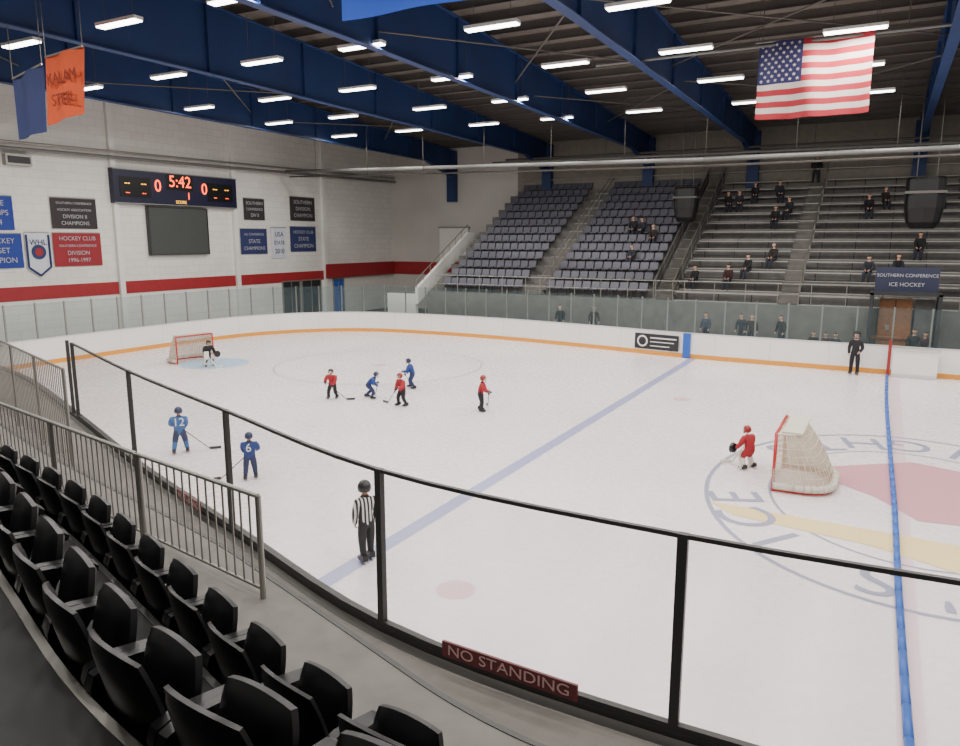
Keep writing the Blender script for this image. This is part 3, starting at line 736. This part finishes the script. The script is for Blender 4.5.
def skater(loc,yaw,h,k,helm,lean=.35,crouch=.6,stride=.4,spread=.06,num=None,side=1,reach=1.0):
    lh=(-.06,.20,.50-.12*crouch);rh=(.14,.24,.60-.10*crouch)
    if side<0:lh=(-.14,.24,.60-.10*crouch);rh=(.06,.20,.50-.12*crouch)
    e,hs,_=figure('hockey_player',loc,yaw,h,k,lean,crouch,spread,stride,lh,rh,1.45,helmet=helm)
    A=hs[0][0]*h;B=hs[1][0]*h
    A=A+hs[0][1]*.04*h;B=B+hs[1][1]*.04*h
    hi,lo=(B,A) if side>0 else (A,B)
    d=(lo-hi).normalized();
    if d.z>-.55:d=Vector((d.x*.8,d.y*.8+.15,-.6)).normalized()
    t=(.03-lo.z)/d.z;heel=lo+d*t
    if (heel-lo).length>1.0:heel=lo+Vector((-side*.55,.35,0));heel.z=.03
    stick(e,hi-d*.05 if (hi-lo).length>.15*h and d.z>-.4 else lo-d*.28*h,heel,h)
    if num:
        z=.50-.10*crouch+.03+.2*math.cos(lean)
        y=-.07*crouch+.2*math.sin(lean)-.125
        text('jersey_number',num,.26*h/1.1,(0,y*h,z*h+.0),(1,0,0),(0,math.sin(lean),math.cos(lean)),M_wh,e,ext=.012)
    return e
# yaw: local +Y forward.  yaw=0 faces far boards, +90deg faces the left end
skater((-16.7,19.9,0),R(200),1.14,RED,M_hel_b,lean=.35,crouch=.6,side=1)
skater((-15.6,20.6,0),R(-60),1.14,BLU,M_hel_bl,lean=.85,crouch=.9,stride=.9,spread=.1,side=1)
skater((-13.9,20.1,0),R(160),1.17,RED,M_hel_r,lean=.25,crouch=.5,side=-1)
skater((-15.3,22.8,0),R(110),1.2,BLU,M_hel_bl,lean=.4,crouch=.6,stride=.8,spread=.09,side=-1)
skater((-11.2,20.7,0),R(-70),1.2,RED,M_hel_r,lean=.2,crouch=.3,stride=.3,side=1)
skater((-15.8,12.7,0),R(48),1.24,LB,M_hel_bl,lean=.2,crouch=.35,spread=.07,num='12',side=-1)
skater((-12.6,12.0,0),R(40),1.12,BLU,M_hel_bl,lean=.12,crouch=.25,spread=.04,num='6',side=1)
# referees
e,hs,_=figure('referee',(-7.5,9.7,0),R(60),1.42,kit(M_str,P_bk,P_bk,SK),lean=.06,crouch=.1,stride=.3,spread=.0,lh=(-.13,.04,.47),rh=(.13,.05,.47),bulk=1.15,helmet=M_hel_b)
e,hs,_=figure('referee',(-0.8,34.0,0),R(175),1.75,kit(P_bk,P_bk,P_bk,SK),lean=.03,crouch=.05,spread=.01,lh=(-.10,.12,.55),rh=(.13,.05,.47),bulk=1.1,helmet=M_hel_b)
# goalies
M_gp=mat('goalie_pad_white',c(222,217,208),.6)
def goalie(loc,yaw,h,k,helm,padm):
    e,hs,_=figure('hockey_goalie',loc,yaw,h,k,.35,.8,.09,0,(-.22,.16,.44),(.22,.16,.42),1.45,helmet=helm)
    for sx in (-1,1):
        s=MB();vs=[];
        for z,y in [(.01,.06),(.10,.055),(.22,.10),(.33,.13),(.42,.10)]:
            vs+=[(-.075,y,z),(.075,y,z),(.085,y-.05,z),(-.085,y-.05,z)]
        fs=[]
        for q in range(4):
            for r_ in range(4):fs.append((4*q+r_,4*q+(r_+1)%4,4*q+4+(r_+1)%4,4*q+4+r_))
        fs+=[(3,2,1,0),(16,17,18,19)];s.add([tuple(a*h for a in v) for v in vs],fs,padm);o=s.obj('leg_pad',e,bevel=.02*h);o.location=(sx*.14*h,-.005,0)
    A=hs[0][0]*h;B=hs[1][0]*h
    s=MB();s.box((B.x-.10*h,B.y+.05*h,B.z-.13*h),(B.x+.08*h,B.y+.1*h,B.z+.14*h),padm);s.obj('blocker',e,bevel=.02)
    s=MB();s.cyl((A.x,A.y+.03*h,A.z),(A.x,A.y+.09*h,A.z),.10*h,M_hel_b,14,.12*h);s.obj('catching_glove',e,bevel=.01)
    stick(e,(B.x,B.y+.05,B.z+.15),(B.x-.25*h,B.y+.25*h,.04),h,True,M_gp)
goalie((-2.55,18.4,0),R(60),1.14,kit(J_red,J_red,M_gp),M_hel_r,M_gp)
goalie((-25.9,22.6,0),R(-100),1.25,kit(P_bk,P_bk,P_bk),M_hel_b,M_gp)

# spectators
tops=[mat('coat_%d'%i,col,.8) for i,col in enumerate([c(26,26,30),c(38,40,50),c(40,34,32),c(60,34,38),c(60,66,80)])]
jeans=mat('jeans',c(36,40,54),.8)
def spec_proto(i,seated):
    kk=kit(tops[i%5],jeans,jeans,SK)
    e,_,_=figure('spectator',(0,0,0),0,1.7,kk,lean=.1+.12*(i%2),crouch=.05,lh=(-.06,.2,.36) if seated else None,rh=(.06,.2,.36) if seated else None,bulk=1.12,seated=seated,head=i%4,skates=False)
    return e
SP=[spec_proto(i,True) for i in range(4)];ST=[spec_proto(i,False) for i in range(5)]
used=set()
def place(proto,loc,yaw,sc=1):
    if proto not in used:
        used.add(proto);e=proto
    else:
        e=D.objects.new('spectator',None);link(e)
        for ch in proto.children:
            n_=D.objects.new(ch.name.split('.')[0],ch.data);link(n_,e);n_.matrix_local=ch.matrix_local.copy();
            n_.location=ch.location;n_.rotation_euler=ch.rotation_euler;n_.scale=ch.scale
            if ch.name.startswith('hand'):n_.matrix_local=ch.matrix_local.copy()
    e.location=loc;e.rotation_euler=(0,0,yaw);e.scale=(sc,)*3
seats=[(-8.75,9,0),(-8.1,9,1),(-7.35,10,0),(-6.0,10,1),(-5.75,7,0),(-5.1,8,1),(-1.1,8,0),(-.35,9,2),(-7.1,1,3),(-6.3,2,0),(-8.8,1,0),(-5.2,3,2),(-12.8,3,1),(-13.7,6,0),(-13.1,6,1),(-12.2,5,2),(.5,2,0),(-.7,2,1),(1.4,4,0),(2.2,9,0)]
for X,i,k in seats:
    place(SP[k],(X,Y0+i*DY+.54,Z0+i*DZ+.01),R(180+random.uniform(-30,30)),random.uniform(.9,1.04))
place(ST[0],(-4.2,Y0+12*DY+.7,Z0+12*DZ+.27),R(190))
# people behind the boards
for X,Y,k,z in [(-7.6,37.6,4,.35),(-5.9,37.65,1,.35),(-5.45,37.6,2,.35),(-4.1,37.6,0,.35),(-15.4,37.6,0,.35),(-13.5,37.6,2,.35),(1.35,37.3,0,0),(1.75,37.4,3,0)]:
    place(ST[k],(X,Y,z),R(180+random.uniform(-40,40)),random.uniform(.92,1.03))
for X,k in [(-2.6,0),(-2.1,3),(-1.7,1)]:
    place(ST[k],(X,36.5,-.02),R(180),.85)

# ------------------------------------------------------------ near stand
row1=[(-.6,2.75),(-1.7,2.8),(-2.4,2.87),(-3.2,3.05),(-4.26,3.4),(-5.9,3.95),(-7.0,4.3),(-8.4,4.65),(-9.8,4.95),(-12.5,5.6),(-16,6.6)]
row1=smooth(row1,4)
def offset(pts,d):
    P=[Vector(p) for p in pts];o=[]
    for i in range(len(P)):
        t=(P[min(i+1,len(P)-1)]-P[max(0,i-1)]).normalized();o.append((P[i].x-t.y*d,P[i].y+t.x*d))
    return o
# direction runs -x, so left normal (-ty,tx) points toward -y (away from ice)
edge1=offset(row1,-1.5);back1=offset(row1,.12);row2=offset(row1,.93);back2=offset(row1,1.05);back3=offset(row1,2.2);back4=offset(row1,4.5)
def tread(name,A,B,z,th,m,edge=None):
    s=MB();vs=[];n=len(A)
    for a,b_ in zip(A,B):vs+=[(a[0],a[1],z),(b_[0],b_[1],z),(a[0],a[1],z-th),(b_[0],b_[1],z-th)]
    fs=[]
    for i in range(n-1):
        o=4*i;fs+=[(o,o+4,o+5,o+1),(o+2,o+3,o+7,o+6),(o,o+2,o+6,o+4),(o+1,o+5,o+7,o+3)]
    e_=4*(n-1);fs+=[(0,1,3,2),(e_,e_+2,e_+3,e_+1)];s.add(vs,fs,m)
    if edge:
        s.ribbon(A,z-.05,z+.008,.05,edge)
    s.obj(name)
def ext(pts):return [(10,pts[0][1])]+list(pts)
tread('seating_tier',ext(edge1),ext(back1),2.0,.98,M_conc,M_post)
tread('seating_tier',ext(back1),ext(back2),2.65,.9,M_dkconc,M_post)
tread('seating_tier',ext(back2),ext(back3),3.3,.8,M_dkconc,M_alu)
tread('seating_tier',ext(back3),ext(back4),3.85,.8,M_dkconc,M_post)
# walkway at glass
wk=MB();nn_=[p for p in near]
vs=[];
for p in nn_:vs+=[(p[0],p[1]-.13,1.02),(p[0]+.0,min(p[1]-3.8,4.0),1.02)]
wk.add(vs,[(2*i,2*i+1,2*i+3,2*i+2) for i in range(len(nn_)-1)],M_conc);wk.obj('walkway')
# railings
def railing(p,q,zb,H_,nb=None,name='guard_railing'):
    p=Vector(p);q=Vector(q);L=(q-p).length;s=MB();n_=int(L/.145)
    s.cyl((p.x,p.y,zb+H_),(q.x,q.y,zb+H_),.026,M_alu,10);s.cyl((p.x,p.y,zb+.1),(q.x,q.y,zb+.1),.018,M_alu,8)
    for k in range(n_+1):
        P=p.lerp(q,k/n_);s.cyl((P.x,P.y,zb+.1),(P.x,P.y,zb+H_),.011,M_alu,6)
    m_=max(1,round(L/2.2))
    for k in range(m_+1):
        P=p.lerp(q,k/m_);s.cyl((P.x,P.y,zb+.003),(P.x,P.y,zb+H_+.01),.03,M_alu,10)
    s.obj(name,smooth=False)
railing((-5.15,4.98),(-7.4,5.36),2.0,1.06);railing((-7.45,5.37),(-14.5,6.7),2.0,1.06)
railing((-13.9,8.6),(-20.5,10.8),1.02,2.0)

# stadium chair mesh
def chair_mesh():
    s=MB()
    def pad(fn,N=10,K=10,th=.03):
        F=[];B=[]
        for j in range(K+1):
            for i in range(N+1):
                u=-1+2*i/N;v=-1+2*j/K
                uu=u*math.sqrt(1-.26*v*v);vv=v*math.sqrt(1-.26*u*u)
                P,nr=fn(uu,vv);k=(1-max(abs(u),abs(v))**6)
                F.append(P+nr*th*(.35+.65*k));B.append(P-nr*th*(.35+.65*k))
        W_=N+1;fs=[];M_=len(F)
        for j in range(K):
            for i in range(N):
                a=j*W_+i;fs.append((a,a+1,a+W_+1,a+W_));fs.append((M_+a,M_+a+W_,M_+a+W_+1,M_+a+1))
        rim=[i for i in range(W_)]+[j*W_+N for j in range(1,K+1)]+[K*W_+i for i in range(N-1,-1,-1)]+[j*W_ for j in range(K-1,0,-1)]
        for a,b_ in zip(rim,rim[1:]+rim[:1]):fs.append((b_,a,M_+a,M_+b_))
        s.add(F+B,fs,M_blk)
    pad(lambda u,v:(Vector((.25*u,-.02-.06*v-.05*(1-u*u),.66+.27*v)),Vector((-.2*u,1,.2)).normalized()),th=.028)
    pad(lambda u,v:(Vector((.215*u,.13+.05*v-.02*(1-u*u),.63+.21*v)),Vector((0,1,-.2)).normalized()),th=.045)
    for sx in (-1,1):
        x_=sx*.275
        pr=[(-.10,.60),(-.08,.66),(.02,.69),(.26,.67),(.31,.63),(.30,.60),(.1,.61),(.03,.5),(.02,.3),(.06,.02),(.14,0.005),(-.10,0.005),(-.06,.3),(-.08,.5)]
        n=len(pr);w_=.028
        vs=[(x_-w_,a,b_) for a,b_ in pr]+[(x_+w_,a,b_) for a,b_ in pr]
        s.add(vs,[((k+1)%n,k,n+k,n+(k+1)%n) for k in range(n)],M_blk)
        for f in ((0,1,2,6),(2,3,4,5),(2,5,6),(0,6,7,13),(13,7,8,12),(12,8,9,11),(9,10,11)):
            s.add([vs[k] for k in f],[tuple(range(len(f)))],M_blk);s.add([vs[n+k] for k in f][::-1],[tuple(range(len(f)))],M_blk)
    s.cyl((-.27,.03,.45),(.27,.03,.45),.022,M_post,8)
    me=s.mesh('stadium_chair');me.polygons.foreach_set('use_smooth',[True]*len(me.polygons))
    ob=D.objects.new('t',me);COL.objects.link(ob);es=ob.modifiers.new('e','EDGE_SPLIT');es.split_angle=R(45);m2=baked(ob);D.objects.remove(ob);m2.name='stadium_chair';return m2
CH=chair_mesh()
def chairs(pts,z,step,start,end,sc):
    for p,d in resample(pts,step,start,end):
        o=D.objects.new('stadium_chair',CH);link(o);yaw=math.atan2(d.y,d.x)-math.pi   # direction -x -> yaw 0 faces +y
        o.location=(p.x,p.y,z);o.rotation_euler=(0,0,yaw);o.scale=(sc,)*3
chairs(row1,2.003,.70,.1,12,1.14)
chairs(row2,2.653,.70,.9,12,1.14)

# ------------------------------------------------------------ world + camera
w=D.worlds.new('world');bpy.context.scene.world=w;w.use_nodes=True
bg=w.node_tree.nodes['Background'];bg.inputs[0].default_value=(1,.95,.90,1);bg.inputs[1].default_value=.4
cam=D.cameras.new('camera');cam.sensor_width=36;cam.lens=36*740/960;cam.clip_start=.05;cam.clip_end=300
co=D.objects.new('camera',cam);link(co);co.location=(0,0,5.5);co.rotation_euler=(R(90-10.2),0,R(28.5))
bpy.context.scene.camera=co
